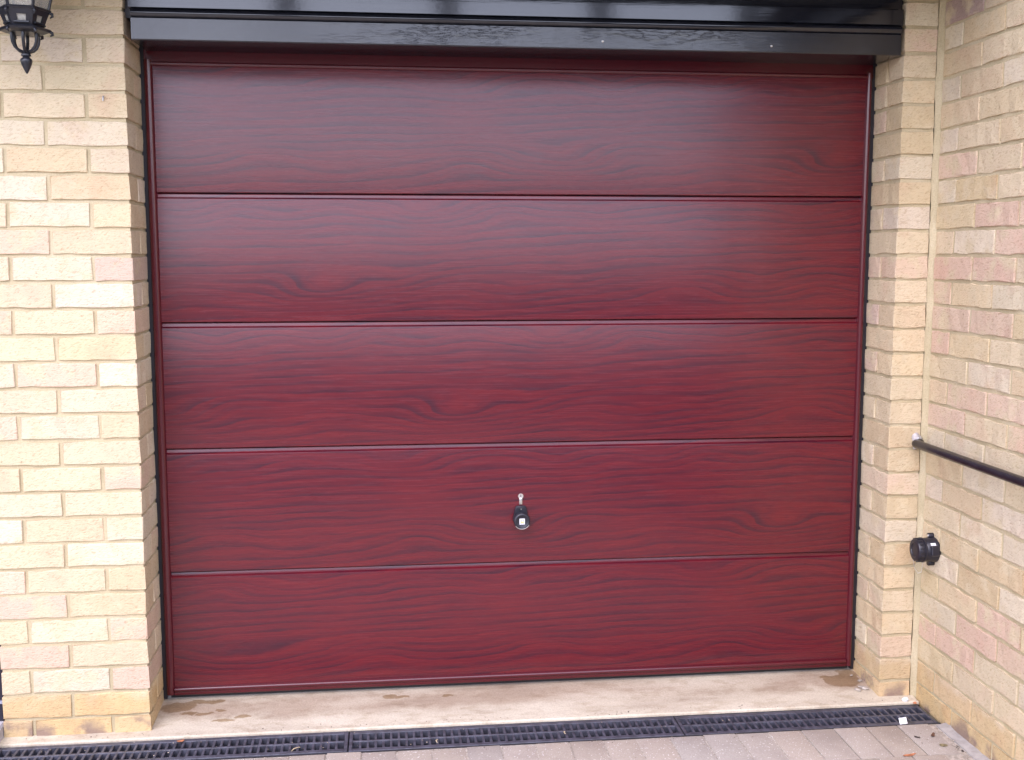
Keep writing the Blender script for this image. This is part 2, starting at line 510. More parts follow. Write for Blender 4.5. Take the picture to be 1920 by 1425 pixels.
# ------------------------------------------------------------------ bricks
brick_cache = {}
def brick_mesh(L, D, H, variant):
    """rough-edged brick, origin at its min corner"""
    key = (round(L, 4), round(D, 4), round(H, 4), variant)
    if key in brick_cache:
        return brick_cache[key]
    r = random.Random(hash(key) & 0xffff)
    bm = bmesh.new()
    bmesh.ops.create_cube(bm, size=1)
    for v in bm.verts:
        v.co = Vector(((v.co.x+.5)*L, (v.co.y+.5)*D, (v.co.z+.5)*H))
    for ax, ln in ((0, L), (1, D)):
        cuts = max(0, int(round(ln/0.034))-1)
        for c in range(1, cuts+1):
            no = [0, 0, 0]; no[ax] = 1
            pt = [0, 0, 0]; pt[ax] = ln*c/(cuts+1)
            bmesh.ops.bisect_plane(bm, geom=bm.verts[:]+bm.edges[:]+bm.faces[:], plane_co=pt, plane_no=no)
    sharp = [e for e in bm.edges if len(e.link_faces) == 2 and e.calc_face_angle(0) > 1.0]
    bmesh.ops.bevel(bm, geom=sharp, offset=0.0016, segments=1, affect='EDGES')
    for v in bm.verts:
        onx = min(v.co.x, L-v.co.x) < 0.004
        ony = min(v.co.y, D-v.co.y) < 0.004
        onz = min(v.co.z, H-v.co.z) < 0.004
        j = 0.0016
        edge = (onx + ony + onz) >= 2
        v.co += Vector((r.uniform(-j, j)*(.3 if onx and not onz else 1), r.uniform(-j, j)*(.3 if ony and not onz else 1), r.uniform(-j, j)*(1.5 if onz else .5)))
        if (onx + ony + onz) >= 2 and r.random() < 0.05:     # chipped arris
            cen = Vector((L/2, D/2, H/2))
            v.co += (cen - v.co).normalized()*r.uniform(0.001, 0.0028)
    me = mesh_from(bm, 'brick', M['brick'])
    brick_cache[key] = me
    return me

CREAM, BUFF, PALE, PINK, MAUVE, HONEY, ROSE = (0.625, 0.515, 0.345), (0.610, 0.488, 0.308), (0.645, 0.552, 0.395), (0.625, 0.472, 0.335), (0.57, 0.435, 0.33), (0.610, 0.480, 0.290), (0.615, 0.445, 0.325)
def pick(r, pal):
    t = r.random()*sum(w for _, w in pal)
    for c, w in pal:
        t -= w
        if t <= 0:
            break
    k = r.uniform(0.93, 1.06)
    return (c[0]*k, c[1]*k*r.uniform(.985, 1.015), c[2]*k*r.uniform(.97, 1.03), 1)
PAL_L = [(CREAM, 7), (BUFF, 2), (PALE, 4), (PINK, 1.0), (ROSE, .2)]
PAL_R = [(CREAM, 5), (BUFF, 4), (PALE, 4), (PINK, 1.3), (ROSE, .25), (HONEY, 1)]

def lay(parent, x0, x1, y0, y1, k, col, r):
    """one brick in course k (its bed joint lies at k*COURSE)"""
    z0 = k*COURSE + 0.005 + r.uniform(-.0008, .0008)
    me = brick_mesh(x1-x0, y1-y0, 0.065, r.randrange(3))
    o = link('brick', me, parent, (x0, y0 + r.uniform(-.0009, .0009), z0))
    o.rotation_euler = (0, 0, r.uniform(-.003, .003))
    o.color = col
    return o

K0, K1 = -1, 29
LE = -0.350                                  # left edge of the left pier
r = random.Random(5)
pier = thing('brick_pier', 'wide buff brick pier left of the garage door, carrying the black lantern', 'brick pier', (-0.14, -0.1, -0.075))
def rel(p):                                  # parent sits at its own place: undo its offset for children in world measure
    return p.matrix_basis.inverted()
def keep(p):
    for c in p.children:
        c.location = Vector(c.location) - Vector(p.location)
ov = {(4, 1): ROSE, (19, 1): PALE, (9, 0): PINK, (6, 2): PINK, (17, 0): MAUVE, (18, 1): PINK, (3, 0): PINK}
for k in range(K0, K1):
    if k % 2 == 0:
        rows = [(XL-0.215, XL, YF, YF+0.1025), (LE, XL-0.225, YF, YF+0.1025), (XL-0.1025, XL, YF+0.1125, 0.022)]
    else:
        rows = [(XL-0.1025, XL, YF, 0.022), (XL-0.3275, XL-0.1125, YF, YF+0.1025), (LE, XL-0.3375, YF, YF+0.1025)]
    for i, (a, b_, c_, d_) in enumerate(rows):
        col = pick(r, PAL_L)
        if (k, i) in ov:
            q = ov[(k, i)]; col = (*q, 1)
        if k <= 0:
            col = pick(r, [(HONEY, 3), (BUFF, 2)])
        lay(pier, a, b_, c_, d_, k, col, r)
obj('mortar', box(LE+0.004, XL-0.0045, YF+0.0045, 0.020, -0.085, K1*COURSE), M['mortar'], pier)
keep(pier)

pier2 = thing('brick_pier', 'narrow one-brick-wide buff pier right of the garage door', 'brick pier', (2.376, -0.1, -0.075))
r = random.Random(8)
PAL_P = [(CREAM, 5), (BUFF, 4), (PALE, 3), (PINK, 1.8), (HONEY, 2), (MAUVE, .3)]
for k in range(K0, K1):
    if k % 2 or k == 24:
        rows = [(XR, XR+0.1025, YF, YF+0.1025), (XR, XR+0.1025, YF+0.1125, 0.022)]
    else:
        rows = [(XR, XR+0.1025, YF, 0.022)]
    for a, b_, c_, d_ in rows:
        lay(pier2, a, b_, c_, d_, k, pick(r, PAL_P), r)
obj('mortar', box(XR+0.0045, 2.4275, YF+0.0045, 0.020, -0.085, K1*COURSE), M['mortar'], pier2)
keep(pier2)

wall = thing('brick_wall', 'buff brick side wall running forward on the right behind the handrail', 'brick wall', (2.5, -0.9, -0.075))
r = random.Random(21)
ovw = {(17, 0): ROSE, (17, 1): ROSE, (19, 1): ROSE, (19, 2): PINK, (21, 2): ROSE, (27, 0): (0.42, 0.31, 0.26), (16, 0): PINK, (14, 0): ROSE, (2, 0): ROSE, (3, 1): ROSE, (2, 1): ROSE, (4, 2): ROSE, (13, 1): PALE, (9, 1): PALE, (5, 2): PALE, (24, 2): PALE, (12, 1): PINK}
WALL_END = -1.75
extra = bmesh.new()
for k in range(K0, 29):
    s = 0.120 if k % 2 == 0 else 0.2325
    y1 = YF - 0.012
    y0 = YF - s + 0.005
    i = 0
    while y1 - 0.03 > WALL_END:
        y0 = max(y0, WALL_END)
        if k < 29 and y1 > -1.05:
            q = ovw.get((k, i))
            col = (*q, 1) if q else pick(r, PAL_R)
            if k <= -1:
                col = pick(r, [(HONEY, 2), (BUFF, 3)])
            o = lay(wall, XW, XW+0.1025, y0, y1, k, col, r)
            o.location.x = XW + r.uniform(-.001, .001)
        else:
            add_box(extra, XW, XW+0.1025, y0, y1, k*COURSE+.005, k*COURSE+.070, 0.003)
        y1 = y0 - 0.010
        y0 = y1 - 0.215
        i += 1
o = obj('brick', extra, M['brick'], wall); o['kind'] = 'stuff'; o.color = (*BUFF, 1)
obj('mortar', box(XW+0.0042, XW+0.0980, WALL_END+.004, 0.02, -0.085, 29*COURSE), M['mortar'], wall)
# raised pointing in the inside corner
cj = bmesh.new()
n = 110
prev = None
rr = random.Random(3)
for i in range(n+1):
    z = -0.08 + (K1*COURSE+0.08)*i/n
    wdt = 0.0115 + 0.0025*mnoise.noise(Vector((z*9, 0, 0))) + rr.uniform(-.0012, .0012)
    q1 = 0.0012*mnoise.noise(Vector((z*17, 5, 0)))
    ring = [cj.verts.new((XW+.006, YF-.0105+q1, z)), cj.verts.new((XW-.0012, YF-.0045+q1, z)), cj.verts.new((XW-.006, YF-.0008+q1*.6, z)), cj.verts.new((XW-wdt-.002, YF+.0006, z)), cj.verts.new((XW+.006, YF+.008, z))]
    if prev:
        for a in range(5):
            cj.faces.new((prev[a], prev[(a+1) % 5], ring[(a+1) % 5], ring[a]))
    prev = ring
obj('corner_pointing', cj, M['mortar'], wall, 40)
# sloping mortar fillet at the foot of the wall
mf = bmesh.new()
prev = None
for i in range(41):
    y = -0.40 - 1.3*i/40
    w = 0.030 + 0.004*mnoise.noise(Vector((y*14, 1, 0)))
    ring = [mf.verts.new((XW+.004, y, -0.052+rr.uniform(-.0015, .0015))), mf.verts.new((XW-w, y, -0.0585)), mf.verts.new((XW-w, y, -0.07)), mf.verts.new((XW+.004, y, -0.07))]
    if prev:
        for a in range(4):
            mf.faces.new((prev[a], prev[(a+1) % 4], ring[(a+1) % 4], ring[a]))
    prev = ring
obj('mortar_fillet', mf, M['fillet'], wall, 40)
keep(wall)

# ------------------------------------------------------------------ eaves over the piers and door (just above the picture)
eav = thing('roof_eaves', 'dark roof eaves overhanging the top of the piers', 'eaves', (1.0, 0, 2.18))
obj('soffit_board', box(-1.6, 2.437, -0.60, 0.40, 2.178, 2.195), M['soffit'], eav)
obj('edge_board', box(-1.6, 2.437, -0.622, -0.601, 2.168, 2.33, 0.002), M['soffit'], eav)
rt = bmesh.new()
for i in range(6):
    y = -0.66 + i*0.19
    z = 2.33 + i*0.13
    t = box(-1.65, 2.437, -0.12, 0.12, -0.012, 0.012)
    merge(rt, t, Matrix.Translation((0, y+.1, z)) @ Matrix.Rotation(R(31), 4, 'X'))
obj('roof_tiling', rt, M['tile'], eav)
keep(eav)

sev = thing('side_eaves', 'dark eaves board and gutter along the top of the right side wall', 'eaves', (2.6, -1.2, 2.18))
obj('eaves_board', box(2.405, 2.43, -1.85, -0.63, 2.177, 2.36, .002), M['soffit'], sev)
obj('roof_deck', box(2.4305, 3.4, -1.85, 0.40, 2.178, 2.33), M['soffit'], sev)
gt = bmesh.new()
gp_ = [(2.404, 2.33)] + [(2.350+.052*math.cos(R(a)), 2.315+.052*math.sin(R(a))) for a in range(0, -181, -20)] + [(2.300, 2.315)] + [(2.350+.048*math.cos(R(a)), 2.315+.048*math.sin(R(a))) for a in range(-180, 1, 20)]
ra_ = [gt.verts.new((u, -1.85, v)) for u, v in gp_]; rb2 = [gt.verts.new((u, -0.63, v)) for u, v in gp_]
for i in range(len(gp_)):
    j = (i+1) % len(gp_)
    gt.faces.new((ra_[i], ra_[j], rb2[j], rb2[i]))
obj('gutter', gt, M['soffit'], sev, 50)
keep(sev)

# ------------------------------------------------------------------ black timber fascia over the door
fas = thing('timber_fascia', 'glossy black painted timber boards across the top of the garage opening', 'fascia', (1.2, -0.15, 1.94))
FX0, FX1 = 0.0865, 2.3135
def prof_obj(name, prof, m, parent, x0, x1, smooth=None):
    bm = bmesh.new()
    extrude_profile(bm, prof, 'x', x0, x1)
    return obj(name, bm, m, parent, smooth)
lb = [(YF, 1.946), (YF+.0025, 1.943), (-0.004, 1.9455), (-0.004, 2.003), (YF+.001, 2.0035), (YF, 2.002)]
prof_obj('lower_board', lb, M['worn'], fas, FX0, FX1)
arc = [(-0.176, 2.0045)]
for i in range(11):
    a = R(-90 + 18*i)
    arc.append((YF+.002 - 0.0115*math.cos(a), 2.0158 + 0.0112*math.sin(a)))
arc.append((-0.176, 2.0272))
prof_obj('rounded_moulding', arc, M['gloss'], fas, FX0+.001, FX1-.001, 50)
ub = [(YF, 2.0315), (YF+.002, 2.0295), (-0.172, 2.0295), (-0.172, 2.0770), (YF+.002, 2.0770), (YF, 2.0752)]
prof_obj('upper_board', ub, M['gloss'], fas, FX0-.006, FX1+.004)
tb = [(YF+.010, 2.0785), (-0.172, 2.0785), (-0.172, 2.177), (YF+.010, 2.177)]
prof_obj('top_board', tb, M['gloss'], fas, FX0, FX1)
obj('backing_board', box(0.064, 2.327, -0.168, -0.006, 2.006, 2.177), M['soot'], fas)
for x, z in ((1.409, 1.966), (1.914, 1.9625)):
    s = bmesh.new()
    add_lathe(s, [(0.0, 0.0016), (0.0022, 0.0014), (0.0034, 0.0005), (0.0036, -0.002)], 12, Matrix.Translation((x, YF, z)) @ Matrix.Rotation(R(90), 4, 'X'))
    add_box(s, x-.0022, x+.0022, YF-.0021, YF-.0015, z-.0005, z+.0005)
    obj('screw', s, M['silver'], fas, 40)
keep(fas)

# ------------------------------------------------------------------ fixed frame of the door
frm = thing('door_frame', 'fixed black and dark red frame lining the garage opening', 'door frame', (1.2, 0.02, -0.05))
obj('jamb', box(XL-.002, 0.0770, 0.003, 0.075, -0.034, 2.09), M['soot'], frm)
obj('jamb', box(2.3135, XR+.004, 0.003, 0.075, -0.034, 2.09), M['soot'], frm)
hd = [(0.055, 1.975), (0.055, 1.9045), (-0.004, 1.9045)]
hd += [(-0.0055, 1.9055), (-0.0072, 1.9085), (-0.0072, 1.9125), (-0.0060, 1.9150), (-0.004, 1.9160)]
hd += [(-0.002, 1.9420), (-0.002, 1.975)]
prof_obj('header', hd, M['bead'], frm, 0.0790, 2.3130, 45)
keep(frm)

# ------------------------------------------------------------------ garage door leaf
gd = thing('garage_door', 'dark red rosewood-grain garage door of five wide panels', 'garage door', (1.197, 0.0, -0.02))
PX0, PX1 = 0.1030, 2.2925
PH, PZ0 = 0.3878, -0.0164
cx = (PX0+PX1)/2
hw = (PX1-PX0)/2
pp = [(0.030, PH-.0015), (0.0100, PH-.0015), (0.0090, PH-.0035), (0.0078, PH-.0120), (0.0018, PH-.0152), (0.0004, PH-.0166), (0.0, PH-.0185), (0.0, .004), (0.0010, .0022), (0.003, .0015), (0.030, .0015)]
pb = bmesh.new()
# sweep with segments along x
extrude_profile(pb, pp, 'x', -hw, hw)
pme = mesh_from(pb, 'panel', M['foil'], 20)
for i in range(5):
    o = link('panel', pme, gd, (cx, 0, PZ0 + i*PH))
obj('backing', box(PX0-.012, PX1+.012, 0.0305, 0.045, PZ0+.004, 1.93), M['soot'], gd)
def bead_prof(w, d):
    pts = [(0.0, 0.028)]
    pts.append((0.0, 0.0))
    for i in range(9):
        a = R(180 - 22.5*i)
        pts.append((w/2 + (w/2-.0005)*math.cos(a), -d*math.sin(a)*1.0 - .0005))
    pts.append((w, 0.0)); pts.append((w, 0.028))
    return pts
bl = bmesh.new()
extrude_profile(bl, [(0.0775+u, v) for u, v in bead_prof(0.0253, 0.0110)], 'z', -0.0185, 1.921)
obj('edge_trim', bl, M['bead'], gd, 50)
br_ = bmesh.new()
extrude_profile(br_, [(2.2927+u, v) for u, v in bead_prof(0.0195, 0.0110)], 'z', -0.0185, 1.921)
obj('edge_trim', br_, M['bead'], gd, 50)
bt = bmesh.new()
bprof = [(0.028, -0.0225), (-0.0015, -0.0225), (-0.0042, -0.0205), (-0.0052, -0.0160), (-0.0045, -0.0105)]
for i in range(7):
    a = R(-60 + 25*i)
    bprof.append((-0.0035 - 0.0075*math.cos(a), -0.0030 + 0.0072*math.sin(a)))
bprof += [(0.0, 0.0052), (0.028, 0.0052)]
extrude_profile(bt, [(u-.0005, v) for u, v in bprof], 'x', 0.1029, 2.2926)
obj('bottom_rail', bt, M['bead'], gd, 35)
obj('rubber_seal', box(0.088, 2.306, 0.012, 0.022, -0.0345, -0.0226), M['rubber'], gd)
# lock cylinder
HX = 1.1945
lk = bmesh.new()
add_lathe(lk, [(0.0084, 0.004), (0.0084, -0.0045), (0.0078, -0.0055), (0.0, -0.0055)], 24, Matrix.Translation((HX, 0, 0.588)) @ Matrix.Rotation(R(-90), 4, 'X') @ Matrix.Scale(-1, 4, (0, 0, 1)) @ Matrix.Scale(1, 4))
add_box(lk, HX-.0050, HX+.0050, -0.0050, 0.003, 0.5605, 0.583, 0.0016, 2)
lko = obj('lock_cylinder', lk, M['silver'], gd, 40)
kh = box(HX-.0009, HX+.0009, -0.0063, -0.005, 0.5845, 0.5925)
obj('keyway', kh, M['navy'], lko)
# handle: rounded plate and turning knob
hb = bmesh.new()
out = []
for i in range(25):                      # lower half round, upper part narrower
    a = R(180 + 180*i/24)
    out.append((0.0255*math.cos(a), 0.0255*math.sin(a)-0.004))
out += [(0.0195, 0.024), (0.0165, 0.0335), (0.0125, 0.037), (-0.0125, 0.037), (-0.0165, 0.0335), (-0.0195, 0.024)]
r0 = [hb.verts.new((HX+u, 0.001, 0.520+v)) for u, v in out]
r1 = [hb.verts.new((HX+u, -0.009, 0.520+v)) for u, v in out]
r2 = [hb.verts.new((HX+u*.90, -0.0125, 0.520+v*.91)) for u, v in out]
for A, B in ((r0, r1), (r1, r2)):
    for i in range(len(out)):
        hb.faces.new((A[i], A[(i+1) % len(out)], B[(i+1) % len(out)], B[i]))
hb.faces.new(r2); hb.faces.new(r0)
hpl = obj('handle_plate', hb, M['inlet'], gd, 35)
sdot = bmesh.new()
add_lathe(sdot, [(0.0022, 0.0), (0.0018, 0.0012), (0, 0.0014)], 10, Matrix.Translation((HX, -0.0124, 0.5475)) @ Matrix.Rotation(R(90), 4, 'X'))
obj('screw', sdot, M['silver'], hpl, 40)
kb = bmesh.new()
KM = Matrix.Translation((HX, -0.012, 0.515)) @ Matrix.Rotation(R(90), 4, 'X')
add_lathe(kb, [(0.0215, -0.001), (0.0215, 0.012), (0.0250, 0.015), (0.0262, 0.024), (0.0255, 0.0285), (0.0232, 0.0308), (0.0205, 0.0312), (0.0190, 0.0300), (0.0, 0.0296)], 40, KM)
knob = obj('knob', kb, M['inlet'], gd, 40)
sr = bmesh.new()  # silver arc shaped as the highlight on the knob's lower rim
ring = [(HX+0.0250*math.cos(R(a)), -0.0405, 0.515+0.0250*math.sin(R(a))) for a in range(215, 330, 6)]
add_tube(sr, ring, 0.0014, 8)
obj('rim_highlight_arc', sr, M['silver'], knob, 60)
bd = box(HX-.0085, HX+.0085, -0.0424, -0.0414, 0.505, 0.524, 0.0004)
badge = obj('badge', bd, M['white'], knob)
yb = bmesh.new()
for sx in (-1, 1):                       # small emblem: dark chevron over a yellow field
    vsx = [yb.verts.new((HX+sx*a, -0.0427, 0.515+b_)) for a, b_ in ((0.0006, 0.0015), (0.0052, 0.0060), (0.0062, 0.0050), (0.0014, -0.0002))]
    yb.faces.new(vsx)
obj('emblem_chevron', yb, M['navy'], knob)
ye = bmesh.new()
ye.faces.new([ye.verts.new((HX+a, -0.0426, 0.515+b_)) for a, b_ in ((-0.0055, 0.0022), (0.0, -0.0030), (0.0055, 0.0022), (0.0048, -0.0045), (-0.0048, -0.0045))])
obj('emblem_field', ye, M['yellow'], knob)
tx = bmesh.new()
for i in range(5):
    add_box(tx, HX-.0058+i*.0024, HX-.0042+i*.0024, -0.0428, -0.0425, 0.5072, 0.5092)
obj('emblem_line', tx, M['navy'], knob)
keep(gd)
# parts nested under parts: undo the double shift
for o in (lko, hpl, knob):
    for c in o.children:
        c.location = (0, 0, 0)

# ------------------------------------------------------------------ black door left of the pier (a sliver shows)
fd = thing('front_door', 'black painted door just left of the brick pier, only its edge in view', 'door', (-0.8, -0.12, 0.0))
obj('door_panel', box(-1.25, LE-.004, -0.165, -0.12, 0.052, 2.05, 0.003), M['door'], fd)
obj('door_post', box(LE-.06, LE+.0032, -0.086, 0.02, -0.011, 2.15), M['door'], fd)
obj('weather_bar', box(-1.25, LE-.006, -0.172, -0.12, 0.042, 0.050, 0.001), M['upvc'], fd)
obj('door_sill', box(-1.25, LE-.007, -0.169, -0.11, -0.011, 0.040, 0.002), M['door'], fd)
keep(fd)

# ------------------------------------------------------------------ drain channel and grates
GY0, GY1 = -0.3845, -0.2380
ch = bmesh.new()
add_box(ch, -0.358, 2.434, GY0+.001, GY1-.001, -0.118, -0.113)
add_box(ch, -0.358, 2.434, GY1-.006, GY1-.0005, -0.113, -0.062)
add_box(ch, -0.358, 2.434, GY0+.0005, GY0+.006, -0.113, -0.062)
add_box(ch, -0.358, -0.352, GY0+.007, GY1-.007, -0.113, -0.062)
struct(obj('drain_channel', ch, M['channel']))
def grate_bm(L, seed):
    """one slotted drain cover: two rows of slots between rails"""
    q = random.Random(seed)
    bm = bmesh.new()
    y0, y1 = GY0+.0065, GY1-.0065
    W = y1-y0
    z1, z0 = ZG, ZG-.020
    rails = [(y0, y0+.018), (y0+W*.5-.005, y0+W*.5+.005), (y1-.018, y1)]
    e = 0.010
    for a, b_ in rails:
        add_box(bm, e, L-e, a, b_, z0, z1, 0.0012)
    add_box(bm, 0, e, y0, y1, z0, z1, 0.0012)
    add_box(bm, L-e, L, y0, y1, z0, z1, 0.0012)
    pitch = 0.0222
    nn = int(round((L-2*e)/pitch))
    pitch = (L-2*e)/nn
    for i in range(1, nn):
        x = e + i*pitch
        for (a, b_) in ((rails[0][1], rails[1][0]), (rails[1][1], rails[2][0])):
            add_box(bm, x-.0036, x+.0036, a-.0008, b_+.0008, z0+.002, z1-.0012+q.uniform(-.0003, .0003), 0.0009)
    return bm
segs = [(-0.345, 0.649, 'drain grate at the foot of the wide left pier'), (0.653, 1.638, 'middle drain grate in front of the red door'), (1.6415, 2.428, 'short end drain grate running up to the right-hand side wall')]
for i, (a, b_, lab) in enumerate(segs):
    o = obj('drain_grate', grate_bm(b_-a, i), M['grate'])
    o.location = (a, 0, (0.0012, 0.0, -0.0015)[i])
    o.rotation_euler = (0, 0, (0.0006, -0.0004, 0.0012)[i])
    tag(o, 'dark grey slotted ' + lab, 'drain grate', 'slotted drain grates along the threshold')

# ------------------------------------------------------------------ block paving: soldier course, then staggered rows
def paver_mesh(L, W, seed):
    q = random.Random(seed)
    bm = box(-W/2, W/2, -L/2, L/2, -0.05, 0.0)
    top = [e for e in bm.edges if all(v.co.z > -1e-4 for v in e.verts)]
    bmesh.ops.bevel(bm, geom=top, offset=0.0022, segments=2, affect='EDGES', profile=0.6)
    for v in bm.verts:
        v.co += Vector((q.uniform(-1, 1), q.uniform(-1, 1), 0))*0.0008
    return mesh_from(bm, 'paver', M['paver'], 40)
pvm = [paver_mesh(0.198, 0.0965, s) for s in range(5)]
pvh = [paver_mesh(0.0965, 0.198, s) for s in range(5)]
q = random.Random(4)
for row in range(3):
    yc = -0.388 - 0.1 - row*0.2
    x = -0.66 + (row % 2)*0.05
    while x < 2.40:
        if x + 0.05 <= 2.405:
            o = link('paver', q.choice(pvm), drv, (x, yc + q.uniform(-.002, .002), ZG + q.uniform(-.0015, .0015)))
            o.rotation_euler = (q.uniform(-.006, .006), q.uniform(-.008, .008), q.uniform(-.006, .006))
        x += 0.1

# ------------------------------------------------------------------ handrail
hr = thing('handrail', 'black round handrail fixed along the right side wall', 'handrail', (2.40, -0.193, 0.77))
tb_ = bmesh.new()
pts = [(2.424, YF-.004, 0.7695)]
for i in range(9):
    t = i/8
    pts.append((2.415 - 0.013*min(1, t*3), YF-.012-0.03*t, 0.7700))
pts += [(2.400, -0.6, 0.7715), (2.400, -1.0, 0.773), (2.400, -1.5, 0.774)]
add_tube(tb_, pts, 0.0135, 20)
obj('rail', tb_, M['rail'], hr, 60)
for y in (-0.98, -1.45):
    bk = bmesh.new()
    add_tube(bk, [(2.400, y, 0.762), (2.402, y, 0.735), (2.415, y, 0.720), (2.4405, y, 0.718)], 0.006, 10)
    add_lathe(bk, [(0.0, 0.004), (0.028, 0.004), (0.030, 0.0)], 20, Matrix.Translation((XW-.0005, y, 0.718)) @ Matrix.Rotation(R(-90), 4, 'Y'))
    obj('bracket', bk, M['rail'], hr, 50)
pl = bmesh.new()
qq = random.Random(2)
rings = []
for rad, yy in ((1.0, -.0002), (0.86, -.004), (0.45, -.0075)):
    ring = []
    for i in range(18):
        a = 2*math.pi*i/18
        k = 1 + 0.22*math.sin(a*3+1) + 0.10*math.sin(a*5)
        ring.append(pl.verts.new((min(2.4265, 2.417+0.019*rad*k*math.cos(a)), YF+yy, 0.776+0.025*rad*k*math.sin(a))))
    rings.append(ring)
for A, B in zip(rings, rings[1:]):
    for i in range(18):
        pl.faces.new((A[i], A[(i+1) % 18], B[(i+1) % 18], B[i]))
pl.faces.new(rings[-1])
obj('filler_patch', pl, M['plaster'], hr, 50)
en = bmesh.new()
add_lathe(en, [(0.0, 0.0035), (0.0085, 0.003), (0.0115, 0.0005), (0.0115, -0.012)], 20, Matrix.Translation((2.420, YF-.006, 0.7795)) @ Matrix.Rotation(R(90), 4, 'X'))
obj('end_collar', en, M['steel'], hr, 50)
keep(hr)

# ------------------------------------------------------------------ surface-mounted power inlet
pi_ = thing('power_inlet', 'black round weatherproof power inlet with ribbed cap on the side wall', 'power inlet', (XW, -0.283, 0.452))
AX = Matrix.Translation((XW, -0.283, 0.452)) @ Matrix.Rotation(R(-90), 4, 'Y')     # local z points out from the wall (-x)
bp = bmesh.new()
add_lathe(bp, [(0.0385, -0.001), (0.0385, 0.006), (0.0370, 0.009), (0.0360, 0.034), (0.0335, 0.038), (0.0, 0.038)], 36, AX)
ib = obj('housing', bp, M['inlet'], pi_, 40)
for sy, sz in ((0.010, 0.041), (0.004, -0.043)):
    lg = bmesh.new()
    add_lathe(lg, [(0.0088, -0.001), (0.0088, 0.016), (0.0075, 0.018), (0.0, 0.018)], 16, Matrix.Translation((XW, -0.283+sy, 0.452+sz)) @ Matrix.Rotation(R(-90), 4, 'Y'))
    obj('fixing_lug', lg, M['inlet'], pi_, 40)
sb = bmesh.new()
add_lathe(sb, [(0.0, 0.020), (0.0045, 0.0195), (0.005, 0.0178)], 12, Matrix.Translation((XW, -0.273, 0.493)) @ Matrix.Rotation(R(-90), 4, 'Y'))
obj('screw', sb, M['silver'], pi_, 40)
cp = bmesh.new()
add_lathe(cp, [(0.0345, 0.039), (0.0385, 0.0395), (0.0385, 0.0435), (0.0350, 0.045), (0.0350, 0.060), (0.0325, 0.064), (0.022, 0.065), (0.020, 0.0625), (0.0, 0.0625)], 36, AX)
for i in range(18):
    a = 2*math.pi*i/18
    merge(cp, box(-.0016, .0016, 0.0345, 0.0372, 0.045, 0.061, .0006), AX @ Matrix.Rotation(a, 4, 'Z'))
cap_ = obj('cap', cp, M['inlet'], pi_, 35)
hg = bmesh.new()
merge(hg, box(-.007, .007, 0.034, 0.043, 0.036, 0.050, .0015), AX @ Matrix.Rotation(R(-4), 4, 'Z'))
obj('hinge', hg, M['inlet'], pi_)
lip = bmesh.new()      # lower cable boss
merge(lip, box(-.016, .016, -0.043, -0.030, 0.004, 0.030, .004, 2), AX @ Matrix.Rotation(R(8), 4, 'Z'))
obj('cable_boss', lip, M['inlet'], pi_)
# sticker that follows the housing on the camera side
stk = bmesh.new()
prev = None
for i in range(7):
    a = R(-88 + 44*i/6)
    pa = AX @ Vector((0.0378*math.cos(a), 0.0378*math.sin(a), 0.011))
    pb_ = AX @ Vector((0.0374*math.cos(a), 0.0374*math.sin(a), 0.027))
    cur = (stk.verts.new(pa), stk.verts.new(pb_))
    if prev:
        stk.faces.new((prev[0], prev[1], cur[1], cur[0]))
    prev = cur
obj('sticker', stk, M['white'], pi_)
cn = bmesh.new()
path = [(2.3785, -0.262, 0.448), (2.382, -0.262, 0.430), (2.392, -0.250, 0.408), (2.396, -0.252, 0.385), (2.402, -0.262, 0.372), (2.406, -0.276, 0.380), (2.404, -0.285, 0.400), (2.402, -0.29, 0.416)]
P = [Vector(p) for p in path]
fin = []
for a, b_ in zip(P, P[1:]):
    nst = max(2, int((b_-a).length/0.0038))
    for i in range(nst):
        fin.append(a.lerp(b_, i/nst))
for i, p in enumerate(fin):
    t = bmesh.new()
    bmesh.ops.create_icosphere(t, subdivisions=1, radius=0.0014)
    merge(cn, t, Matrix.Translation(p))
obj('bead_chain', cn, M['silver'], pi_, 60)
keep(pi_)

# ------------------------------------------------------------------ coach lantern on the left pier
LX, LY = -0.152, -0.335
ln = thing('wall_lantern', 'black six-sided coach lantern with pointed finial on the left pier', 'wall lantern', (LX, LY, 1.824))
LM = Matrix.Translation((LX, LY, 0))
PHS = R(68)
def hexring(rad, z):
    return [Vector((rad*math.cos(PHS+i*math.pi/3), rad*math.sin(PHS+i*math.pi/3), z)) for i in range(6)]
fb = bmesh.new()
add_lathe(fb, [(0.0, 1.824), (0.003, 1.827), (0.0085, 1.838), (0.0135, 1.850), (0.0152, 1.858), (0.0140, 1.8625), (0.0095, 1.866), (0.0085, 1.868), (0.0125, 1.8705), (0.0125, 1.8745), (0.0085, 1.877), (0.0095, 1.882), (0.006, 1.886), (0.0, 1.886)], 18, LM)
obj('finial', fb, M['iron'], ln, 40)
for i in range(6):
    a = PHS + i*math.pi/3 + math.pi/6
    rb = bmesh.new()
    prof = [(0.0085, 1.880), (0.019, 1.884), (0.028, 1.892), (0.0335, 1.904), (0.035, 1.916), (0.034, 1.928)]
    add_tube(rb, [(LX+p*math.cos(a), LY+p*math.sin(a), z) for p, z in prof], [.0040, .0042, .0042, .0042, .0045, .005], 8)
    obj('rib', rb, M['iron'], ln, 60)
tr = bmesh.new()
add_lathe(tr, [(0.0, 1.926), (0.045, 1.926), (0.062, 1.932), (0.066, 1.9365), (0.062, 1.9400), (0.050, 1.9420), (0.047, 1.9460), (0.0, 1.9461)], 6, LM, True, PHS)
obj('base_tray', tr, M['iron'], ln)
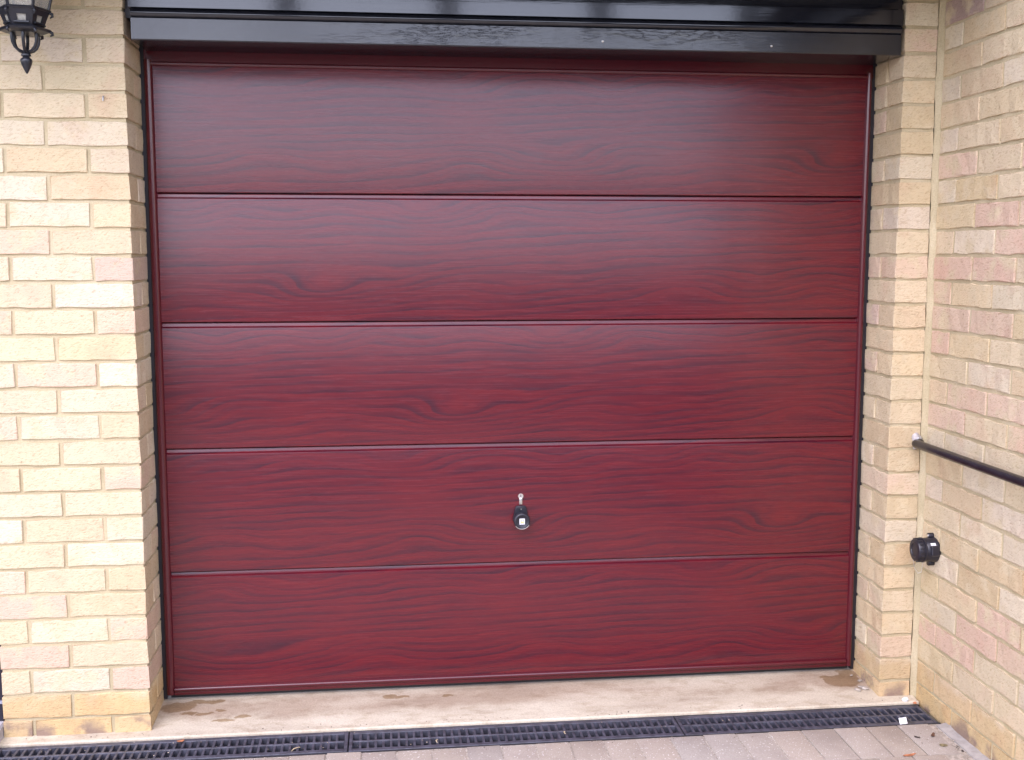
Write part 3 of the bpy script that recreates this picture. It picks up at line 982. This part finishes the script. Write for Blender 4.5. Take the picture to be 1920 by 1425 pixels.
# skirt: six trapezoid sides, each with a square opening
sk = bmesh.new()
ra, rb_ = hexring(0.0475, 1.946), hexring(0.0625, 1.983)
for i in range(6):
    A, B, Cc, D = ra[i], ra[(i+1) % 6], rb_[(i+1) % 6], rb_[i]
    def pt(u, v):
        return (A.lerp(B, u)).lerp(D.lerp(Cc, u), v)
    ou = [pt(0, 0), pt(1, 0), pt(1, 1), pt(0, 1)]
    inn = [pt(.30, .12), pt(.70, .12), pt(.70, .62), pt(.30, .62)]
    nrm = (B-A).cross(D-A).normalized()*-0.003
    vo = [sk.verts.new(p + Vector((LX, LY, 0))) for p in ou]
    vi = [sk.verts.new(p + Vector((LX, LY, 0))) for p in inn]
    vb = [sk.verts.new(p + Vector((LX, LY, 0)) + nrm) for p in inn]
    for j in range(4):
        sk.faces.new((vo[j], vo[(j+1) % 4], vi[(j+1) % 4], vi[j]))
        sk.faces.new((vi[j], vi[(j+1) % 4], vb[(j+1) % 4], vb[j]))
obj('skirt', sk, M['iron'], ln)
for i in range(6):
    A, B, Cc, D = ra[i], ra[(i+1) % 6], rb_[(i+1) % 6], rb_[i]
    nv = (B-A).cross(D-A).normalized()*-0.0032
    wp_ = bmesh.new()
    q4 = []
    for u, v in ((.29, .11), (.71, .11), (.71, .63), (.29, .63)):
        q4.append((A.lerp(B, u)).lerp(D.lerp(Cc, u), v) + Vector((LX, LY, 0)) + nv)
    va = [wp_.verts.new(p) for p in q4]; vb = [wp_.verts.new(p + nv*.4) for p in q4]
    wp_.faces.new(va); wp_.faces.new(vb)
    for j in range(4):
        wp_.faces.new((va[j], va[(j+1) % 4], vb[(j+1) % 4], vb[j]))
    obj('skirt_window', wp_, M['frost'], ln)
sl = bmesh.new()
for i in range(6):
    A, B = ra[i], ra[(i+1) % 6]
    mid = (A+B)/2
    out_ = Vector((mid.x, mid.y, 0)).normalized()
    ang = math.atan2(out_.y, out_.x)
    merge(sl, box(-.004, .004, -.019, .019, -.002, .003, .0008), Matrix.Translation((LX+mid.x+out_.x*.003, LY+mid.y+out_.y*.003, 1.9495)) @ Matrix.Rotation(ang, 4, 'Z'))
obj('ledge', sl, M['iron'], ln)
rim = bmesh.new()
add_lathe(rim, [(0.052, 1.983), (0.0655, 1.983), (0.0675, 1.9855), (0.0655, 1.989), (0.052, 1.989)], 6, LM, False, PHS)
obj('rim', rim, M['iron'], ln)
top, bot = hexring(0.098, 2.15), hexring(0.0600, 1.989)
for i in range(6):
    fbm = bmesh.new()
    off = Vector((LX, LY, 0))
    add_tube(fbm, [bot[i]+off, top[i]+off], 0.0042, 8)
    obj('frame_bar', fbm, M['iron'], ln, 60)
    gp = bmesh.new()
    A, B, Cc, D = bot[i], bot[(i+1) % 6], top[(i+1) % 6], top[i]
    nn_ = (B-A).cross(D-A).normalized()*0.0015
    va = [gp.verts.new(p*1.0+off) for p in (A, B, Cc, D)]
    vb = [gp.verts.new(p+off-nn_) for p in (A, B, Cc, D)]
    gp.faces.new(va); gp.faces.new(vb)
    for j in range(4):
        gp.faces.new((va[j], va[(j+1) % 4], vb[(j+1) % 4], vb[j]))
    obj('glass_pane', gp, M['glass'], ln)
for i in range(6):            # little scrolls at the corners of rim and tray
    a = PHS + i*math.pi/3
    for (r0_, z0_, s_) in ((0.0655, 1.979, 0.010), (0.0640, 1.931, 0.008)):
        scr = bmesh.new()
        add_tube(scr, [(LX+(r0_-.006)*math.cos(a), LY+(r0_-.006)*math.sin(a), z0_+.004), (LX+(r0_+.003)*math.cos(a), LY+(r0_+.003)*math.sin(a), z0_), (LX+(r0_+.004)*math.cos(a), LY+(r0_+.004)*math.sin(a), z0_-s_*.5), (LX+(r0_-.003)*math.cos(a), LY+(r0_-.003)*math.sin(a), z0_-s_)], [.003, .0042, .0036, .0018], 8)
        obj('corner_scroll', scr, M['iron'], ln, 60)
rf = bmesh.new()
add_lathe(rf, [(0.103, 2.148), (0.106, 2.153), (0.08, 2.163), (0.0, 2.166)], 6, LM, True, PHS)
obj('lantern_roof', rf, M['iron'], ln)
wb = bmesh.new()
add_box(wb, LX-.03, LX+.03, YF-.012, YF+.001, 2.04, 2.13, .004)
add_tube(wb, [(LX, YF-.01, 2.09), (LX, -0.24, 2.085), (LX, -0.252, 2.09)], 0.009, 10)
obj('wall_bracket', wb, M['iron'], ln, 50)
keep(ln)

# ------------------------------------------------------------------ little things
nl = bmesh.new()
add_tube(nl, [(0.006, YF+.01, 1.788), (0.006, YF-.004, 1.788), (0.006, YF-.006, 1.782), (0.0055, YF-.006, 1.776)], .0022, 8)
tag(obj('wall_nail', nl, M['steel'], None, 50), 'small bent nail in the left pier below the lantern', 'nail')

def flake(name, m, label, cat, loc, sx, sy, rot, curl=0.004, n=9, thick=0.0007):
    bm = bmesh.new()
    top_, bot_ = [], []
    f = random.Random(label)
    for i in range(n):
        a = 2*math.pi*i/n
        k = f.uniform(.75, 1.1)
        x, y = sx*k*math.cos(a), sy*k*math.sin(a)
        z = curl*((x/sx)**2) + f.uniform(0, .0006)
        top_.append(bm.verts.new((x, y, z+thick))); bot_.append(bm.verts.new((x, y, z)))
    c1, c0 = bm.verts.new((0, 0, thick)), bm.verts.new((0, 0, 0))
    for i in range(n):
        j = (i+1) % n
        bm.faces.new((top_[i], top_[j], c1)); bm.faces.new((bot_[j], bot_[i], c0)); bm.faces.new((top_[i], bot_[i], bot_[j], top_[j]))
    o = obj(name, bm, m)
    o.location = loc; o.rotation_euler = (0, 0, rot)
    return tag(o, label, cat)
pz = ZG + 0.0018
pp_ = bmesh.new()
add_box(pp_, -.011, .011, -.011, .011, 0, .0015, .0003)
for v in pp_.verts:
    v.co.z += 0.010*(v.co.y+.011)/.022 + 0.002*(v.co.x/.011)
o = obj('paper_scrap', pp_, M['paper']); o.location = (2.318, -0.374, pz); o.rotation_euler = (0, 0, R(-14))
tag(o, 'white scrap of paper on the front edge of the end drain grate', 'paper scrap')
pbm = bmesh.new()
bmesh.ops.create_icosphere(pbm, subdivisions=2, radius=1)
for v in pbm.verts:
    k = 1 + 0.22*mnoise.noise(v.co*2.1)
    v.co = Vector((v.co.x*.0115*k, v.co.y*.008*k, v.co.z*.0075*k + .004))
o = obj('pebble', pbm, M['white'], None, 60); o.location = (2.396, -0.228, -0.053)
tag(o, 'white pebble beside the drain grate at the right pier foot', 'pebble')
flake('dead_leaf', M['dleaf'], 'tiny dark leaf on the grey paver, nearest the paper scrap', 'leaf', (2.312, -0.476, pz), .011, .004, R(-40), .003)
flake('dead_leaf', M['leaf'], 'curled brown leaf on the paver near the side wall', 'leaf', (2.362, -0.474, pz), .013, .0055, R(50), .007)
flake('dead_leaf', M['oleaf'], 'flat olive leaf at the foot of the side wall', 'leaf', (2.362, -0.535, pz), .013, .010, R(-30), .001)
flake('dead_leaf', M['oran'], 'orange-brown leaf fragment at the bottom edge of the paving', 'leaf', (2.235, -0.585, pz), .022, .007, R(10), .002)
flake('dead_leaf', M['dleaf'], 'small black leaf curl against the wall fillet', 'leaf', (2.392, -0.59, pz+.004), .007, .004, R(70), .004)
flake('leaf_litter', M['oran'], 'bit of orange litter on the left drain grate', 'litter', (0.165, -0.262, ZG+.0025), .012, .007, R(20), .003)
flake('leaf_litter', M['oran'], 'bit of orange litter at the right pier foot near the pebble', 'litter', (2.418, -0.248, ZG+.004), .009, .006, R(60), .004)
for lab, x, y, a, ln_ in (('straw twig lying across the left drain grate', 0.497, -0.352, 60, .020), ('bent straw twig in the middle of the long drain', 0.905, -0.345, 110, .016), ('short twig in a slot towards the right of the drain', 1.285, -0.33, 115, .014)):
    bm = bmesh.new()
    ca, sa = math.cos(R(a)), math.sin(R(a))
    add_tube(bm, [(-ca*ln_*.6, -sa*ln_*.6, .002), (0, 0, .004), (ca*ln_*.5+sa*.004, sa*ln_*.5, .003), (ca*ln_*.8+sa*.010, sa*ln_*.7, .002)], .0014, 6)
    o = obj('twig', bm, M['straw']); o.location = (x, y, ZG)
    tag(o, lab, 'twig')
rub = random.Random(9)
for lab, x, y, s_ in (('largest broken mortar lump at the right pier foot', 2.300, -0.135, .017), ('flat mortar flake on the threshold beside the right pier', 2.275, -0.145, .013), ('small mortar crumb against the right reveal', 2.308, -0.085, .009), ('mortar crumb on the threshold under the door corner', 2.296, -0.045, .006)):
    bm = bmesh.new()
    bmesh.ops.create_icosphere(bm, subdivisions=2, radius=1)
    off = Vector((rub.uniform(0, 9), 0, 0))
    for v in bm.verts:
        k = 1 + 0.35*mnoise.noise(v.co*1.6+off)
        v.co = Vector((v.co.x*s_*k, v.co.y*s_*.6*k, max(-.001, v.co.z*s_*.32*k + .001)))
    o = obj('mortar_lump', bm, M['sand'], None, 30); o.location = (x, y, -0.0505 + 0.085*(y+0.2)); o.rotation_euler = (0, 0, rub.uniform(0, 6))
    tag(o, lab, 'mortar lump')

# loose grit washed along the drain, the joints and the wall foot
gr_ = bmesh.new()
gq = random.Random(77)
gsrc = bmesh.new()
bmesh.ops.create_icosphere(gsrc, subdivisions=1, radius=1)
gv = [v.co.copy() for v in gsrc.verts]; gf = [[v.index for v in f.verts] for f in gsrc.faces]
gsrc.free()
for i in range(520):
    t = gq.random()
    if t < .30:
        x, y, z = gq.uniform(-.3, 2.40), -0.392 - abs(gq.gauss(0, .012)), ZG
    elif t < .55:
        x, y, z = gq.uniform(-.3, 2.40), -0.232 + abs(gq.gauss(0, .014)), -0.0530
    elif t < .70:
        x, y, z = 2.41 - abs(gq.gauss(0, .03)), gq.uniform(-.72, -.40), ZG
    elif t < .82:
        x, y, z = gq.uniform(-.3, 2.40), gq.uniform(-.38, -.245), ZG
    else:
        x, y, z = gq.uniform(-.3, 2.38), gq.uniform(-.85, -.40), ZG
    if z == -0.0530:
        z = -0.0532 + 0.080*(y+.2365)
    rs = gq.uniform(.0006, .0020)
    vs_ = [gr_.verts.new((x+c.x*rs*1.3, y+c.y*rs, z+rs*.5+c.z*rs*.7)) for c in gv]
    for f in gf:
        gr_.faces.new([vs_[k] for k in f])
go = obj('grit', gr_, M['gritm'])
go['kind'] = 'stuff'

# ------------------------------------------------------------------ timber pergola behind the camera (seen mirrored in the black gloss paint)
pg = thing('pergola', 'dark timber pergola with curved braces across the drive, mirrored in the gloss paint', 'pergola', (1.9, -6.5, -0.06))
for i, x in enumerate((-1.33, -0.01, 1.313, 2.61, 3.90)):
    obj('post', box(x-.085, x+.085, -6.585, -6.415, -0.10, 3.70, .004), M['timber'], pg)
    b_ = bmesh.new()
    pts = [(x+.03, -6.5, 2.95), (x+.10, -6.5, 3.25), (x+.25, -6.5, 3.50), (x+.50, -6.5, 3.66), (x+.62, -6.5, 3.70)]
    if i == 4:
        add_tube(b_, pts, 0.05, 8)
        obj('brace', b_, M['timber'], pg, 60)
    else:
        b_.free()
obj('beam', box(-1.6, 4.6, -6.57, -6.43, 3.70, 3.88, .004), M['timber'], pg)
keep(pg)

# ------------------------------------------------------------------ added unseen boards far behind the camera, cutting low sky from the door's reflection
bf = thing('sky_screen', 'added unseen screen of dark timber boards that cuts the low sky reflected in the door', 'added screen', (1.0, -13.0, -0.1))
fme = mesh_from(box(-.18, .18, -.012, .012, 0, 2.6, .002), 'board', M['timber'])
for i in range(40):
    link('board', fme, bf, (-6.5 + i*0.368, -13.0 + (.014 if i % 2 else 0), -0.1))
obj('rail', box(-6.7, 8.1, -13.10, -13.03, 1.9, 2.0), M['timber'], bf)
keep(bf)
